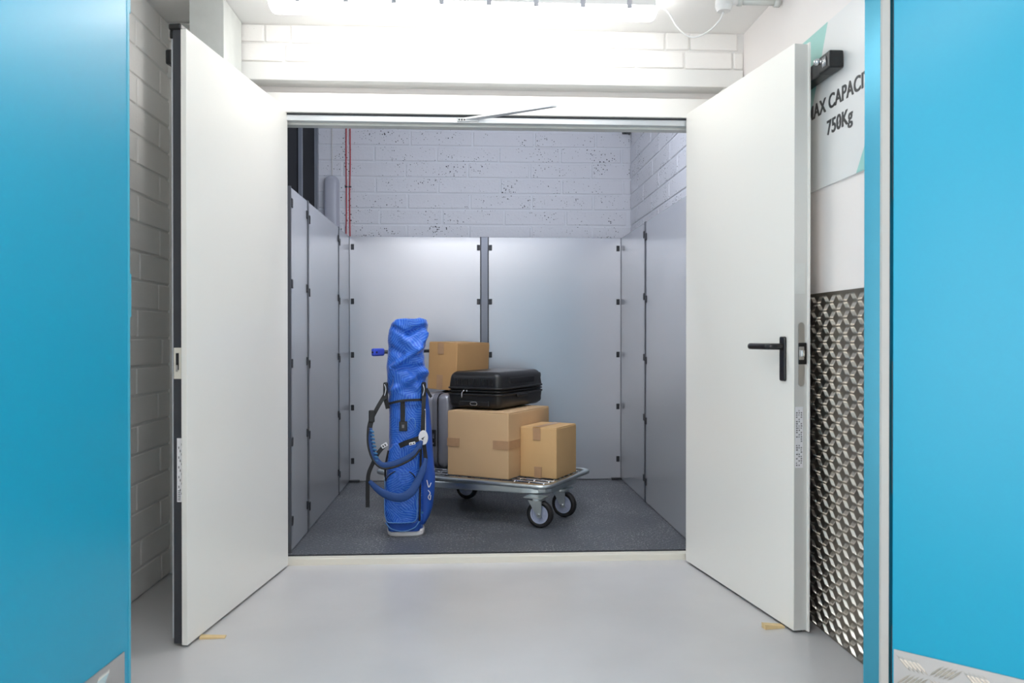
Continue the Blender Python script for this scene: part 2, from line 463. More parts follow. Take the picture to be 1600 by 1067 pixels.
def tread_field(parent, M, cols, rows, cw, ch, meshes, keep):
    """checkerboard of bar groups; those in keep() are parts, the rest one joined part"""
    n = 0; rest = bmesh.new()
    for c in range(cols):
        for r in range(rows):
            p = M @ Vector(((c + .5) * cw, 0, (r + .5) * ch)); me = meshes[(c + r) % 2]
            if keep(c, r) and n < 300:
                o = bpy.data.objects.new('tread', me); col.objects.link(o)
                o.matrix_world = Matrix.Translation(p) @ M.to_3x3().to_4x4(); o.parent = parent; o.matrix_parent_inverse = parent.matrix_world.inverted() if False else Matrix()
                n += 1
            else:
                tmp = bmesh.new(); tmp.from_mesh(me); tmp.transform(Matrix.Translation(p) @ M.to_3x3().to_4x4())
                mm = bpy.data.meshes.new('t'); tmp.to_mesh(mm); tmp.free(); rest.from_mesh(mm); bpy.data.meshes.remove(mm)
    if len(rest.verts):
        o = mesh_obj('tread_rest', rest, meshes[0].materials[0], parent); o['kind'] = 'stuff'
    else: rest.free()

TW = [tread_mesh('tread', .037, .0024, .0057, .0022, 'tread_bright', s) for s in (1, -1)]
TK = [tread_mesh('tread', .052, .0060, .0108, .0032, 'tread_bright', s) for s in (1, -1)]
cl = struct(box('trim_4', (XR - 0.001, 2.27, 0.004), (XR + 0.004, 3.55, 1.203), 'tread_alu'))
Mw = Matrix.Translation((XR - 0.001, 3.55, 0.006)) @ Matrix.Rotation(R(-90), 4, 'Z')
tread_field(cl, Mw, 25, 43, .0505, .0276, TW, lambda c, r: 14 <= c <= 20)

# ------------------------------------------------------------------ lift car
car = empty('goods_lift_car', (0.12, 4.75, LZ - 0.14))
tag(car, 'platform goods lift car with grey sheet metal panels and dark dimpled floor', 'lift')
def P(o):   # parent keeping world placement
    o.parent = car; o.location = Vector(o.location) - car.location; return o
P(box('floor_plate', (LX0 - .02, 3.792, LZ - .14), (LX1 + .02, LY1 + .03, LZ), 'platform_floor'))
P(box('floor_edge', (LX0 - .02, 3.787, LZ - .12), (LX1 + .02, 3.793, LZ + .003), 'gasket'))
PT = 1.752
def panel(lo, hi): P(box('panel', lo, hi, 'lift_panel', None, 0.0015, 1))
T = 0.02
panel((LX0, LY1, LZ + .004), (0.080, LY1 + T, PT)); panel((0.137, LY1, LZ + .004), (LX1, LY1 + T, PT))
P(box('post', (0.084, LY1 - .004, LZ + .004), (0.133, LY1 + .03, PT + .002), 'lift_post', None, 0.002, 1))
for x_ in (0.0815, 0.1355): P(box('seam', (x_ - .0035, LY1 - .006, LZ), (x_ + .0035, LY1 + .01, PT + .002), 'gasket'))
LS = [3.835, 4.246, 5.24, LY1]; RS = [3.835, 4.905, LY1]
for a, b in zip(LS[:-1], LS[1:]): panel((LX0 - T, a + .004, LZ + .004), (LX0, b - .004, PT))
for a, b in zip(RS[:-1], RS[1:]): panel((LX1, a + .004, LZ + .004), (LX1 + T, b - .004, PT))
for y_, w_ in ((3.835, .014), (4.246, .030), (5.24, .014)): P(box('seam', (LX0 - .025, y_ - w_ / 2, LZ), (LX0 + .004, y_ + w_ / 2, PT + .003), 'lift_seam'))
for y_, w_ in ((3.835, .014), (4.905, .030)): P(box('seam', (LX1 - .004, y_ - w_ / 2, LZ), (LX1 + .025, y_ + w_ / 2, PT + .003), 'lift_seam'))
for x_ in (LX0, LX1): P(box('corner_seam', (x_ - .003, LY1 - .004, LZ), (x_ + .003, LY1 + .004, PT), 'lift_seam'))
bk = {}
def bracket(x, y, z, ax):
    if ax not in bk:
        bm = bmesh.new()
        if ax == 'y': add_box(bm, (-.011, -.007, -.020), (.011, .001, .020), .002, 1); 
        elif ax == 'x': add_box(bm, (-.001, -.013, -.021), (.008, .013, .021), .002, 1)
        else: add_box(bm, (-.008, -.013, -.021), (.001, .013, .021), .002, 1)
        me = bpy.data.meshes.new('bracket'); bm.to_mesh(me); bm.free(); me.materials.append(MATS['bracket']); bk[ax] = me
    o = bpy.data.objects.new('bracket', bk[ax]); col.objects.link(o); o.location = (x, y, z); P(o)
ZB = [0.178, 0.552, 0.922, 1.297, 1.678]
for zz in ZB:
    for x_ in (LX0 + .022, 0.080 - .014, 0.137 + .014, LX1 - .022): bracket(x_, LY1, zz, 'y')
    for y_ in (3.855, 4.222, 4.272, 5.222, 5.262): bracket(LX0, y_, zz - (.018 if y_ in (4.272, 5.262) else 0.0), 'x')
    for y_ in (4.882, 4.930): bracket(LX1, y_, zz - (.018 if y_ < 4.9 else 0.0), 'X')
for x_ in (LX0 + .03, LX1 - .03): P(box('corner_foot', (x_ - .04, LY1 - .03, LZ), (x_ + .04, LY1, LZ + .014), 'bracket'))

# mast and guide rails beside the car
ms = empty('lift_mast', (-1.05, 4.6, -0.12))
tag(ms, 'black lift mast with grey guide rails in the shaft left of the car', 'lift mast')
def PM(o): o.parent = ms; o.location = Vector(o.location) - ms.location; return o
PM(box('cover', (-1.25, 3.95, -.12), (-0.955, 4.55, 3.1), 'mast_dark'))
PM(box('cover', (-1.25, 4.62, -.12), (-0.965, 5.12, 3.1), 'mast_dark'))
PM(box('web', (-1.25, 4.55, -.12), (-1.0, 4.62, 3.1), 'mast_dark'))
PM(box('guide_rail', (-0.955, 4.575, -.12), (-0.935, 4.60, 3.1), 'mast_rail'))
PM(box('guide_rail', (-0.965, 5.10, -.12), (-0.945, 5.135, 3.1), 'mast_rail'))
PM(box('clamp', (-0.975, 4.555, 1.76), (-0.925, 4.63, 1.80), 'steel', None, .004, 1))

# items on the shaft back wall
bl = empty('bulkhead_light', (-0.972, YB, 1.70)); tag(bl, 'grey oval bulkhead light, unlit, on the shaft back wall', 'lamp')
bm = bmesh.new()
pts = []
for k in range(17): a = math.pi * k / 16; pts.append((.048 * math.cos(a), .44 + .048 * math.sin(a)))
for k in range(17): a = math.pi + math.pi * k / 16; pts.append((.048 * math.cos(a), .05 + .048 * math.sin(a)))
rings = []
for y_, s_ in ((0, 1.08), (-.02, 1.08), (-.022, 1.0), (-.05, .97), (-.065, .82), (-.07, .55)):
    rings.append([bm.verts.new((x * s_, y_, .245 + (z - .245) * (1 + (s_ - 1) * .25))) for x, z in pts])
for A, B in zip(rings[:-1], rings[1:]):
    for j in range(len(A)): bm.faces.new((A[j], A[(j + 1) % len(A)], B[(j + 1) % len(A)], B[j]))
bm.faces.new(rings[-1]); bmesh.ops.recalc_face_normals(bm, faces=bm.faces)
mesh_obj('diffuser', bm, 'grey_plastic', bl, True)
cyl('cable', (0, -.006, .49), (0, -.006, 1.40), .003, 'grey_strip', bl, 8)
for i, x_ in enumerate((-0.872, -0.846)):
    o = empty('alarm_cable', (x_, YB - .006, 1.55))
    tag(o, ['left of the two red alarm cables running up the shaft back wall', 'right of the two red alarm cables running up the shaft back wall'][i], 'cable', 'red alarm cables')
    tube('sheath', [(random.uniform(-.0025, .0025), 0, .18 * k) for k in range(10)], .0042, 'red_cable', o, 8, 4)
    for zz in (.56, ): box('clip', (-.009, -.006, zz), (.009, .006, zz + .010), 'gasket', o)
sn = empty('shaft_sensor', (1.135, YB - .03, 2.545)); tag(sn, 'small black sensor high in the right corner of the shaft', 'sensor')
box('housing', (-.03, -.02, -.03), (.03, .03, .03), 'black', sn, .006); cyl('lens', (-.01, -.02, -.01), (-.02, -.035, -.03), .012, 'black_satin', sn)

# ------------------------------------------------------------------ lift doors
def leaf_frame(h, f):
    h = Vector((h[0], h[1])); f = Vector((f[0], f[1])); d = f - h
    return h, d.length, math.atan2(d.y, d.x)
DZ0, DZ1 = 0.010, 2.078
# left leaf: local x to the free edge, local y: inner face at 0; outer side is -y for this leaf
h, Ld, az = leaf_frame((-0.822, 3.71), (-0.945, 2.758))
d1 = empty('door_1', (h.x, h.y, 0), az); struct(d1)
s = -1
def lbox(name, lo, hi, m, par, bev=0.0, sgn=-1):
    a = (lo[0], min(sgn * lo[1], sgn * hi[1]), lo[2]); b = (hi[0], max(sgn * lo[1], sgn * hi[1]), hi[2])
    return box(name, a, b, m, par, bev)
lbox('inner_sheet', (0, 0, DZ0), (Ld, .020, DZ1), 'door_white', d1, .0015)
lbox('core', (0, .020, DZ0 + .002), (Ld - .010, .052, DZ1 + .002), 'gasket', d1)
lbox('outer_sheet', (0, .052, DZ0 + .012), (Ld - .028, .066, DZ1 - .006), 'door_edge', d1)
sp_ = lbox('strike_plate', (Ld - .0112, .024, .905), (Ld - .008, .050, 1.010), 'sill', d1, .001)
lbox('strike_hole', (Ld - .0085, .032, .935), (Ld - .0065, .042, .992), 'black', sp_)
lbox('strike_latch', (Ld - .0085, .034, .930), (Ld - .0040, .041, .952), 'chrome', sp_)
lb = lbox('label', (Ld - .0105, .020, .490), (Ld - .0090, .040, .705), 'label_white', d1)
for k in range(16):
    lbox('print', (Ld - .0092, .022 + (k % 3) * .005, .515 + k * .011), (Ld - .0086, .025 + (k % 3) * .005, .523 + k * .011), 'print_grey', lb)
for k in range(6): lbox('barcode', (Ld - .0092, .028, .496 + k * .006), (Ld - .0086, .037, .499 + k * .006), 'print_grey', lb)
lbox('top_latch', (Ld - .10, .022, DZ1 + .001), (Ld - .004, .066, DZ1 + .022), 'black_satin', d1, .006)
lbox('latch_block', (Ld - .06, .046, DZ1 - .022), (Ld - .022, .070, DZ1 + .020), 'black', d1, .004)
lbox('roller_block', (Ld - .10, .066, DZ1 - .105), (Ld - .03, .090, DZ1 - .055), 'black', d1, .006)
# right leaf: outer side is +y
h, Ld2, az2 = leaf_frame((1.004, 3.69), (1.142, 2.782))
d2 = empty('door_2', (h.x, h.y, 0), az2); struct(d2)
def rbox(name, lo, hi, m, par=None, bev=0.0): return lbox(name, lo, hi, m, par or d2, bev, 1)
rbox('leaf', (0, 0, DZ0), (Ld2, .050, DZ1), 'door_white', None, .0015)
rbox('edge_profile', (Ld2, .0005, DZ0 + .001), (Ld2 + .002, .050, DZ1 - .001), 'door_edge_grey')
rbox('rebate_lip', (Ld2 - .03, .050, DZ0 - .004), (Ld2 + .012, .056, DZ1 + .004), 'door_white', None, .001)
rbox('bottom_seal', (.02, .008, .003), (Ld2 - .01, .04, .0105), 'gasket')
for z0_, z1_, m_ in ((1.198, 1.306, 'galv'),):
    rbox('cover_plate', (Ld2 + .001, .003, z0_), (Ld2 + .0035, .040, z1_), m_)
bm = bmesh.new()
prf = [(.012 * math.cos(a), .100 * (1 if math.sin(a) >= 0 else -1) + .012 * math.sin(a)) for a in [2 * math.pi * k / 24 for k in range(24)]]
va = [bm.verts.new((Ld2 + .0015, .026 + x, .985 + z)) for x, z in prf]; vb = [bm.verts.new((Ld2 + .0045, .026 + x, .985 + z)) for x, z in prf]
bm.faces.new(va); bm.faces.new(vb)
for k in range(24): bm.faces.new((va[k], va[(k + 1) % 24], vb[(k + 1) % 24], vb[k]))
bmesh.ops.recalc_face_normals(bm, faces=bm.faces)
lk = mesh_obj('lock_plate', bm, 'steel', d2)
ls_ = rbox('latch_surround', (Ld2 + .002, .014, .950), (Ld2 + .008, .046, 1.026), 'black', lk, .003)
rbox('latch_plate', (Ld2 + .0075, .015, .966), (Ld2 + .0090, .034, 1.012), 'steel', lk)
rbox('latch_bolt', (Ld2 + .008, .020, .976), (Ld2 + .018, .033, 1.000), 'chrome', lk, .003)
lb2 = rbox('label', (Ld2 + .0015, .004, .585), (Ld2 + .0028, .034, .800), 'label_white')
random.seed(3)
for k in range(26):
    z_ = .592 + k * .0077
    for y_, w_ in ((.007, .007), (.017, .005), (.025, .006)):
        if random.random() < .62: rbox('print', (Ld2 + .0026, y_, z_), (Ld2 + .0032, y_ + w_ * random.uniform(.5, 1), z_ + .0045), 'print_grey', lb2)
# lever handle on the inner face (local -y)
hd = box('handle', (Ld2 - .084, -.010, .888), (Ld2 - .046, 0.0, 1.048), 'black_satin', d2, .006, 3)
bm = bmesh.new()
sweep(bm, catmull([(Ld2 - .065, -.006, 1.012), (Ld2 - .065, -.040, 1.012), (Ld2 - .072, -.054, 1.012), (Ld2 - .095, -.060, 1.012), (Ld2 - .20, -.060, 1.012)], 8), circ(.0118, 14))
mesh_obj('lever', bm, 'black_satin', hd, True)
box('keyhole', (Ld2 - .067, -.0108, .923), (Ld2 - .062, -.0098, .943), 'black', hd)
# closing-order arm on the frame head
ar = empty('door_selector', (-0.01, 3.70, 2.045)); tag(ar, 'thin steel door selector arm jutting out from the frame head', 'door arm')
box('hinge_plate', (-.045, -.004, -.014), (.055, .004, .006), 'steel', ar, .002)
for k in range(3): cyl('screw', (-.035 + k * .012, -.006, -.006), (-.035 + k * .012, -.003, -.006), .004, 'black', ar, 10)
bm = bmesh.new()
for p in [(-.02, 0, 0), (.06, 0, 0), (.39, -.22, .0), (.36, -.225, .0)]: bm.verts.new(Vector(p) + Vector((0, 0, -.004)))
for p in [(-.02, 0, 0), (.06, 0, 0), (.39, -.22, .0), (.36, -.225, .0)]: bm.verts.new(Vector(p) + Vector((0, 0, .004)))
bm.verts.ensure_lookup_table(); V = bm.verts
bm.faces.new([V[i] for i in (0, 1, 2, 3)]); bm.faces.new([V[i] for i in (7, 6, 5, 4)])
for k in range(4): bm.faces.new([V[k], V[(k + 1) % 4], V[4 + (k + 1) % 4], V[4 + k]])
bmesh.ops.recalc_face_normals(bm, faces=bm.faces)
mesh_obj('arm', bm, 'alu', ar)
# wooden wedges holding the leaves
for i, (x, y, rz, L_) in enumerate(((-0.890, 2.852, R(4), .085), (1.092, 2.842, R(8), .075))):
    bm = bmesh.new()
    pts = [(-L_ / 2, 0.004), (-L_ / 2, .012), (L_ / 2, .006), (L_ / 2, 0.0005)] if i == 0 else [(-L_ / 2, 0.0005), (-L_ / 2, .018), (L_ / 2, .008), (L_ / 2, .0005)]
    a = [bm.verts.new((p, -.014, max(0, q - (.004 if i == 0 else .0005)))) for p, q in pts]; b = [bm.verts.new((p, .014, max(0, q - (.004 if i == 0 else .0005)))) for p, q in pts]
    bm.faces.new(a); bm.faces.new(b)
    for k in range(4): bm.faces.new((a[k], a[(k + 1) % 4], b[(k + 1) % 4], b[k]))
    bmesh.ops.recalc_face_normals(bm, faces=bm.faces)
    o = mesh_obj('door_wedge', bm, 'wood'); o.location = (x, y, 0.0005); o.rotation_euler = (0, 0, rz)
    tag(o, ['pale wooden wedge on the floor under the left lift door', 'pale wooden wedge on the floor under the lift door with the handle'][i], 'wedge', 'wooden door wedges')

# ------------------------------------------------------------------ turquoise doors in the foreground
def teal_leaf(name, start, dvec, L_, side, kick_inset):
    az = math.atan2(dvec[1], dvec[0])
    e = empty(name, (start[0], start[1], 0), az); struct(e)
    y0, y1 = (0, -.045) if side < 0 else (0, .045)     # thickness away from the face
    box('leaf', (0, min(y0, y1), .012), (L_, max(y0, y1), 2.30), 'teal', e, .002)
    k = box('kick_plate', (kick_inset, -.003 if side > 0 else .0005, .014), (L_ - .01, -.0005 if side > 0 else .003, .200), 'kick_alu', e)
    return e, k
# left: visible face looks to +X. local x runs towards the camera side, +y of local = +X side
d3, k3 = teal_leaf('door_3', (-0.9254, 2.254), (-.071, -.9975), 1.25, -1, .038)
box('edge_band', (0, -.044, .012), (.012, .0012, 2.30), 'teal_edge', d3)
for zz in (1.93, 1.10): box('hinge', (-.012, -.03, zz), (.002, .0, zz + .12), 'teal_edge', d3, .003)
d4, k4 = teal_leaf('door_4', (1.1475, 2.129), (.718, -.696), 0.95, 1, .005)
for z0_, z1_ in ((.02, .26), (1.42, 2.3), (.62, .98)): box('gap_dark', (-.0030, .004, z0_), (-.0012, .02, z1_), 'gasket', d4)  # dark strips stand in for the shade of the hinge gap
def kick(parent, e, L_, side, keep):
    bpy.context.view_layer.update()
    if side > 0: M = Matrix.Translation((.012, -.003, .018))
    else: M = Matrix.Translation((L_ - .012, .003, .018)) @ Matrix.Rotation(R(180), 4, 'Z')
    tread_field(parent, M, int((L_ - .06) / .080), 4, .080, .043, TK, keep)
kick(k3, d3, 1.25, -1, lambda c, r: c >= 9)
kick(k4, d4, .95, 1, lambda c, r: c <= 6)

# ------------------------------------------------------------------ capacity sign on the right wall
sg = empty('capacity_sign', (XR, 2.665, 1.575)); tag(sg, 'white and mint wall sign reading maximum capacity 750 kg', 'sign')
sg.rotation_euler = (0, 0, R(-90))      # local x -> -Y (towards the camera), local -y -> -X (into the lobby)
SW, SH = .67, .570
box('board', (-SW / 2, -.004, 0), (SW / 2, .004, SH), 'sign_white', sg)
def tri(name, pts, m):
    bm = bmesh.new(); a = [bm.verts.new((x, -.0045, z)) for x, z in pts]; b = [bm.verts.new((x, -.0038, z)) for x, z in pts]
    bm.faces.new(a); bm.faces.new(b)
    for k in range(len(pts)): bm.faces.new((a[k], a[(k + 1) % len(pts)], b[(k + 1) % len(pts)], b[k]))
    bmesh.ops.recalc_face_normals(bm, faces=bm.faces); return mesh_obj(name, bm, m, sg)
tri('corner_stripe', [(-SW / 2, SH), (-SW / 2 + .245, SH), (-SW / 2 + .07, .20), (-SW / 2, .17)], 'sign_teal')
tri('corner_stripe', [(SW / 2, 0), (SW / 2, .30), (SW / 2 - .215, 0)], 'sign_teal')
def text(name, body, x, z, size, parent, m, bold=.0012, sx=1.0):
    cu = bpy.data.curves.new(name, 'FONT'); cu.body = body; cu.size = size; cu.align_x = 'CENTER'; cu.extrude = .0006; cu.offset = bold; cu.space_character = 1.04
    t = bpy.data.objects.new(name, cu); col.objects.link(t)
    dg = bpy.context.evaluated_depsgraph_get(); me = bpy.data.meshes.new_from_object(t.evaluated_get(dg))
    bpy.data.objects.remove(t); bpy.data.curves.remove(cu)
    me.transform(Matrix.Translation((x, -.0048, z)) @ Matrix.Rotation(R(90), 4, 'X') @ Matrix.Scale(sx, 4, (1, 0, 0)))
    bm = bmesh.new()                      # heavier stroke: the glyphs laid twice, a hair apart
    for dx in (-.0011, .0011):
        tmp = me.copy(); tmp.transform(Matrix.Translation((dx, dx * .08, 0))); bm.from_mesh(tmp); bpy.data.meshes.remove(tmp)
    bm.to_mesh(me); bm.free()
    me.materials.clear()
    return me_obj(name, me, m, parent)
text('lettering', 'MAX CAPACITY', 0, .262, .071, sg, 'sign_ink', .0010, .98)
text('lettering', '750Kg', 0.0, .175, .071, sg, 'sign_ink', .0010, 1.0)
b_ = tri('zero_slash', [(-.009, .194), (-.007, .192), (.008, .209), (.006, .211)], 'sign_ink')
b_.location = (.002, -.0006, 0)
# black hold-open unit across the sign
hu = empty('door_holder', (XR - .006, 2.80, 1.945)); tag(hu, 'black door hold-open unit with chrome knob over the capacity sign', 'door holder')
hu.rotation_euler = (0, 0, R(-90))
box('body', (-.14, -.045, 0), (.165, -.0005, .056), 'black_satin', hu, .006, 3)
box('end_block', (.085, -.050, -.001), (.172, -.0005, .058), 'black', hu, .006, 3)
kn = cyl('knob_stem', (.118, -.048, .036), (.112, -.060, .036), .007, 'chrome', hu, 14, smooth=True)
bm = bmesh.new(); bmesh.ops.create_uvsphere(bm, u_segments=16, v_segments=10, radius=.012)
for v in bm.verts: v.co = v.co + Vector((.110, -.064, .036))
mesh_obj('knob', bm, 'chrome', kn, True)
for k in range(3): tube('spring_clip', [(.125 + k * .010, -.051, .012), (.130 + k * .010, -.054, .028), (.124 + k * .010, -.051, .046)], .0022, 'chrome', hu, 6, 4)

# ------------------------------------------------------------------ ceiling things
def batten(loc, label, dm, tilt=0.0):
    e = empty('batten_light', loc); e.rotation_euler = (tilt, 0, 0); tag(e, label, 'ceiling light', 'batten lights')
    bm = bmesh.new(); hl = .765
    def ring(x, s):  # D-shaped section
        return [bm.verts.new((x, y * s, z * s - (1 - s) * .01)) for y, z in [(-.05, -.012), (-.047, -.030), (-.036, -.044), (-.018, -.052), (0, -.054), (.018, -.052), (.036, -.044), (.047, -.030), (.05, -.012)]]
    rs = [ring(-hl - .022, .45), ring(-hl - .014, .82), ring(-hl, 1.0), ring(hl, 1.0), ring(hl + .014, .82), ring(hl + .022, .45)]
    for A, B in zip(rs[:-1], rs[1:]):
        for j in range(8): bm.faces.new((A[j], A[j + 1], B[j + 1], B[j]))
    bm.faces.new(rs[0]); bm.faces.new(rs[-1])
    for A, B in zip(rs[:-1], rs[1:]): bm.faces.new((A[0], B[0], B[8], A[8]))
    bmesh.ops.recalc_face_normals(bm, faces=bm.faces)
    mesh_obj('diffuser', bm, dm, e, True)
    box('body', (-hl - .01, -.052, -.012), (hl + .01, .052, .0295), 'white_plastic', e, .005)
    for k in range(8):
        x = -hl + .10 + k * (2 * hl - .2) / 7
        box('clip', (x - .010, -.056, -.026), (x + .010, -.050, .008), 'grey_plastic', e, .002)
    return e
batten((-0.015, 3.30, ZC - .030), 'lit white batten light on the ceiling in front of the lift', 'diffuser')
batten((-0.12, 1.30, ZC - .030), 'added unseen batten light in the hall between the turquoise doors', 'diffuser_hall_added')  # unseen lamp added to brighten the lobby and doors
batten((0.0, -1.2, ZC - .030), 'added unseen batten light farthest back in the hall', 'diffuser_hall_added')  # unseen lamp added as fill from the back of the hall
batten((0.12, 3.915, 2.36), 'added unseen batten light inside the lift shaft above the doorway', 'diffuser_shaft_added', R(55))  # unseen lamp added to lift the shaft wall and car interior
jb = empty('junction_box', (1.02, 3.19, ZC)); tag(jb, 'white round junction box on the ceiling by the steel conduit', 'junction box')
bm = bmesh.new(); add_cyl(bm, (0, 0, -.001), (0, 0, -.065), .034, .034, 24); add_cyl(bm, (0, 0, -.065), (0, 0, -.084), .034, .026, 24); mesh_obj('base', bm, 'white_plastic', jb)
cyl('gland', (.03, 0, -.044), (.055, 0, -.044), .012, 'white_plastic', jb)
cd = empty('conduit', (1.075, 3.19, ZC - .044)); tag(cd, 'galvanised steel conduit along the ceiling to the right wall', 'pipe')
cyl('pipe', (0, 0, 0), (.176, 0, 0), .0125, 'galv', cd, 14, smooth=True)
cyl('coupling', (.150, 0, 0), (.172, 0, 0), .018, 'galv', cd, 14, smooth=True)
cyl('coupling', (.0, 0, 0), (.018, 0, 0), .017, 'galv', cd, 14, smooth=True)
cb = tube('lamp_cable', [(0, 0, .0), (.045, -.004, -.012), (.095, -.01, -.090), (.15, -.02, -.128), (.205, -.05, -.115), (.240, -.09, -.085), (.252, -.108, -.056)], .0035, 'white_plastic', None, 8, 8)
cb.location = (.768, 3.30, ZC - .028); tag(cb, 'white cable looping from the lit batten light to the junction box', 'cable')
dc = empty('cable_trunking', (-1.065, 3.48, 0.0)); tag(dc, 'galvanised vertical trunking behind the left lift door', 'trunking')
box('channel', (-.065, -.13, 0.002), (.065, .135, ZC - .002), 'galv', dc, .003)
box('lid', (-.069, -.135, 0.002), (.069, -.125, ZC - .002), 'galv', dc, .002)

# ------------------------------------------------------------------ trolley
TR = R(-30)
DK = 0.260                                    # deck height above lobby floor
tr = empty('platform_trolley', (0.083, 4.777, LZ), TR); tag(tr, 'galvanised platform trolley with wire deck and blue push handle, carrying the luggage', 'trolley')
dz = DK - LZ
def rrect(x0, x1, y0, y1, r, z, n=6):
    out = []
    for cx, cy, a0 in ((x1 - r, y0 + r, -90), (x1 - r, y1 - r, 0), (x0 + r, y1 - r, 90), (x0 + r, y0 + r, 180)):
        for k in range(n + 1):
            a = R(a0 + 90 * k / n); out.append(Vector((cx + r * math.cos(a), cy + r * math.sin(a), z)))
    return out
bm = bmesh.new(); sweep(bm, rrect(-.55, .55, -.31, .31, .06, dz - .006), [(-.018, -.012), (.014, -.012), (.018, -.008), (.018, .004), (.014, .008), (-.010, .010), (-.018, .004)], normal=(0, 0, 1), closed=True)
mesh_obj('deck_rim', bm, 'zinc', tr, True)
for k in range(9):
    y = -.262 + k * .0655
    cyl('deck_wire', (-.535, y, dz - .006), (.535, y, dz - .006), .0045, 'chrome', tr, 8)
for k in range(12):
    x = -.49 + k * .089
    cyl('deck_wire', (x, -.295, dz - .013), (x, .295, dz - .013), .0045, 'chrome', tr, 8)
# lower frame, tapering away from the right-hand end
FZ = dz - .044
bm = bmesh.new(); path = [Vector((x, y, FZ)) for x, y in ((-.42, -.338), (-.146, -.312), (.38, -.240))] + \
    [Vector((.41 + .10 * math.sin(R(a)), -.13 - .10 * math.cos(R(a)), FZ)) for a in (10, 30, 50, 70, 90)] + [Vector((.51, .10, FZ))] + \
    [Vector((.41 + .10 * math.cos(R(a)), .13 + .10 * math.sin(R(a)), FZ)) for a in (10, 30, 50, 70, 85)] + [Vector((.38, .235, FZ)), Vector((-.42, .30, FZ))]
sweep(bm, path, [(-.013, -.019), (.013, -.019), (.016, -.014), (.016, .014), (.013, .019), (-.013, .019), (-.016, .014), (-.016, -.014)], normal=(0, 0, 1))
mesh_obj('frame', bm, 'zinc', tr)
for x, y0, y1 in ((-.40, -.32, .28), (-.23, -.30, .26), (.30, -.24, .23)):
    box('cross_bar', (x - .02, y0, dz - .060), (x + .02, y1, dz - .024), 'zinc', tr, .003)
for x in (-.45, .48): box('deck_bracket', (x - .015, -.29, dz - .03), (x + .015, .29, dz - .016), 'zinc', tr)
def caster():
    e = bpy.data.objects.new('caster', None); col.objects.link(e); e.parent = tr
    return e
WR = 0.073
def make_caster(x, y, rz):
    """plate, fork, tyre, hub; origin on the floor under the wheel"""
    top = dz - .063
    pl = box('caster', (-.080, -.045, top - .006), (.030, .045, top), 'zinc', tr, .002)
    pl.location = (x, y, 0); pl.rotation_euler = (0, 0, rz)
    sw = cyl('swivel_head', (-.025, 0, top - .020), (-.025, 0, top - .006), .034, 'zinc', pl, 20)
    for sy in (-1, 1):
        bm = bmesh.new()
        prof = [(-.060, top - .018), (.018, top - .018), (.018, WR - .012), (.008, WR - .018), (-.008, WR - .014), (-.014, WR)]
        a = [bm.verts.new((p, sy * .024, q)) for p, q in prof]; b = [bm.verts.new((p, sy * .028, q)) for p, q in prof]
        bm.faces.new(a); bm.faces.new(b)
        for k in range(len(prof)): bm.faces.new((a[k], a[(k + 1) % len(prof)], b[(k + 1) % len(prof)], b[k]))
        bmesh.ops.recalc_face_normals(bm, faces=bm.faces); mesh_obj('fork', bm, 'zinc', pl)
    box('fork_top', (-.060, -.028, top - .022), (.018, .028, top - .017), 'zinc', pl)
    bm = bmesh.new(); sec = [(WR - .022, -.017), (WR - .006, -.018), (WR - .001, -.012), (WR, 0), (WR - .001, .012), (WR - .006, .018), (WR - .022, .017)]
    n = 32
    rings = [[bm.verts.new((r * math.cos(2 * math.pi * k / n), t, WR + r * math.sin(2 * math.pi * k / n))) for r, t in sec] for k in range(n)]
    for k in range(n):
        A, B = rings[k], rings[(k + 1) % n]
        for j in range(len(sec)): bm.faces.new((A[j], A[(j + 1) % len(sec)], B[(j + 1) % len(sec)], B[j]))
    bmesh.ops.recalc_face_normals(bm, faces=bm.faces)
    ty = mesh_obj('tyre', bm, 'rubber', pl, True)
    bm = bmesh.new(); add_cyl(bm, (0, -.013, WR), (0, .013, WR), WR - .026, WR - .026, 28)
    for s_ in (-1, 1):
        prv = None
        for r, t in ((WR - .0225, .010), (WR - .0225, .0165), (WR - .030, .0165), (WR - .033, .0125)):
            rg = [bm.verts.new((r * math.cos(2 * math.pi * k / 28), s_ * t, WR + r * math.sin(2 * math.pi * k / 28))) for k in range(28)]
            if prv:
                for k in range(28): bm.faces.new((prv[k], prv[(k + 1) % 28], rg[(k + 1) % 28], rg[k]))
            prv = rg
        for k in range(8):
            a = 2 * math.pi * k / 8
            add_box(bm, (.012, s_ * .0125 - .003, -.0025), (WR - .031, s_ * .0125 + .003, .0025), 0, 1, Matrix.Translation((0, 0, WR)) @ Matrix.Rotation(-a, 4, 'Y'))
        add_cyl(bm, (0, s_ * .013, WR), (0, s_ * .021, WR), .014, .012, 16)
    mesh_obj('hub', bm, 'hub_grey', pl)
    cyl('axle_bolt', (0, -.036, WR), (0, .036, WR), .007, 'chrome', pl, 8)
    return pl
for (x, y, rz) in ((.505, -.285, R(3)), (.517, .010, R(-4)), (-.230, .205, R(0)), (-.40, -.16, R(10))):
    make_caster(x, y, rz)
# push handle
for y in (-.13, .13): tube('handle_post', [(-.545, y, dz - .05), (-.55, y, .4), (-.555, y, .905)], .0135, 'zinc', tr, 12, 4)
hb = cyl('handle_bar', (-.555, -.24, .925), (-.555, .29, .925), .011, 'gasket', tr, 14, smooth=True)
bm = bmesh.new(); add_box(bm, (-.568, -.335, .902), (-.542, -.23, .948), .010, 3); mesh_obj('grip', bm, 'blue_grip', hb, True)
cyl('grip_hole', (-.555, -.3355, .925), (-.555, -.325, .925), .006, 'black', hb, 12)
cyl('grip_hole', (-.5425, -.312, .925), (-.541, -.312, .925), .007, 'black', hb, 12)

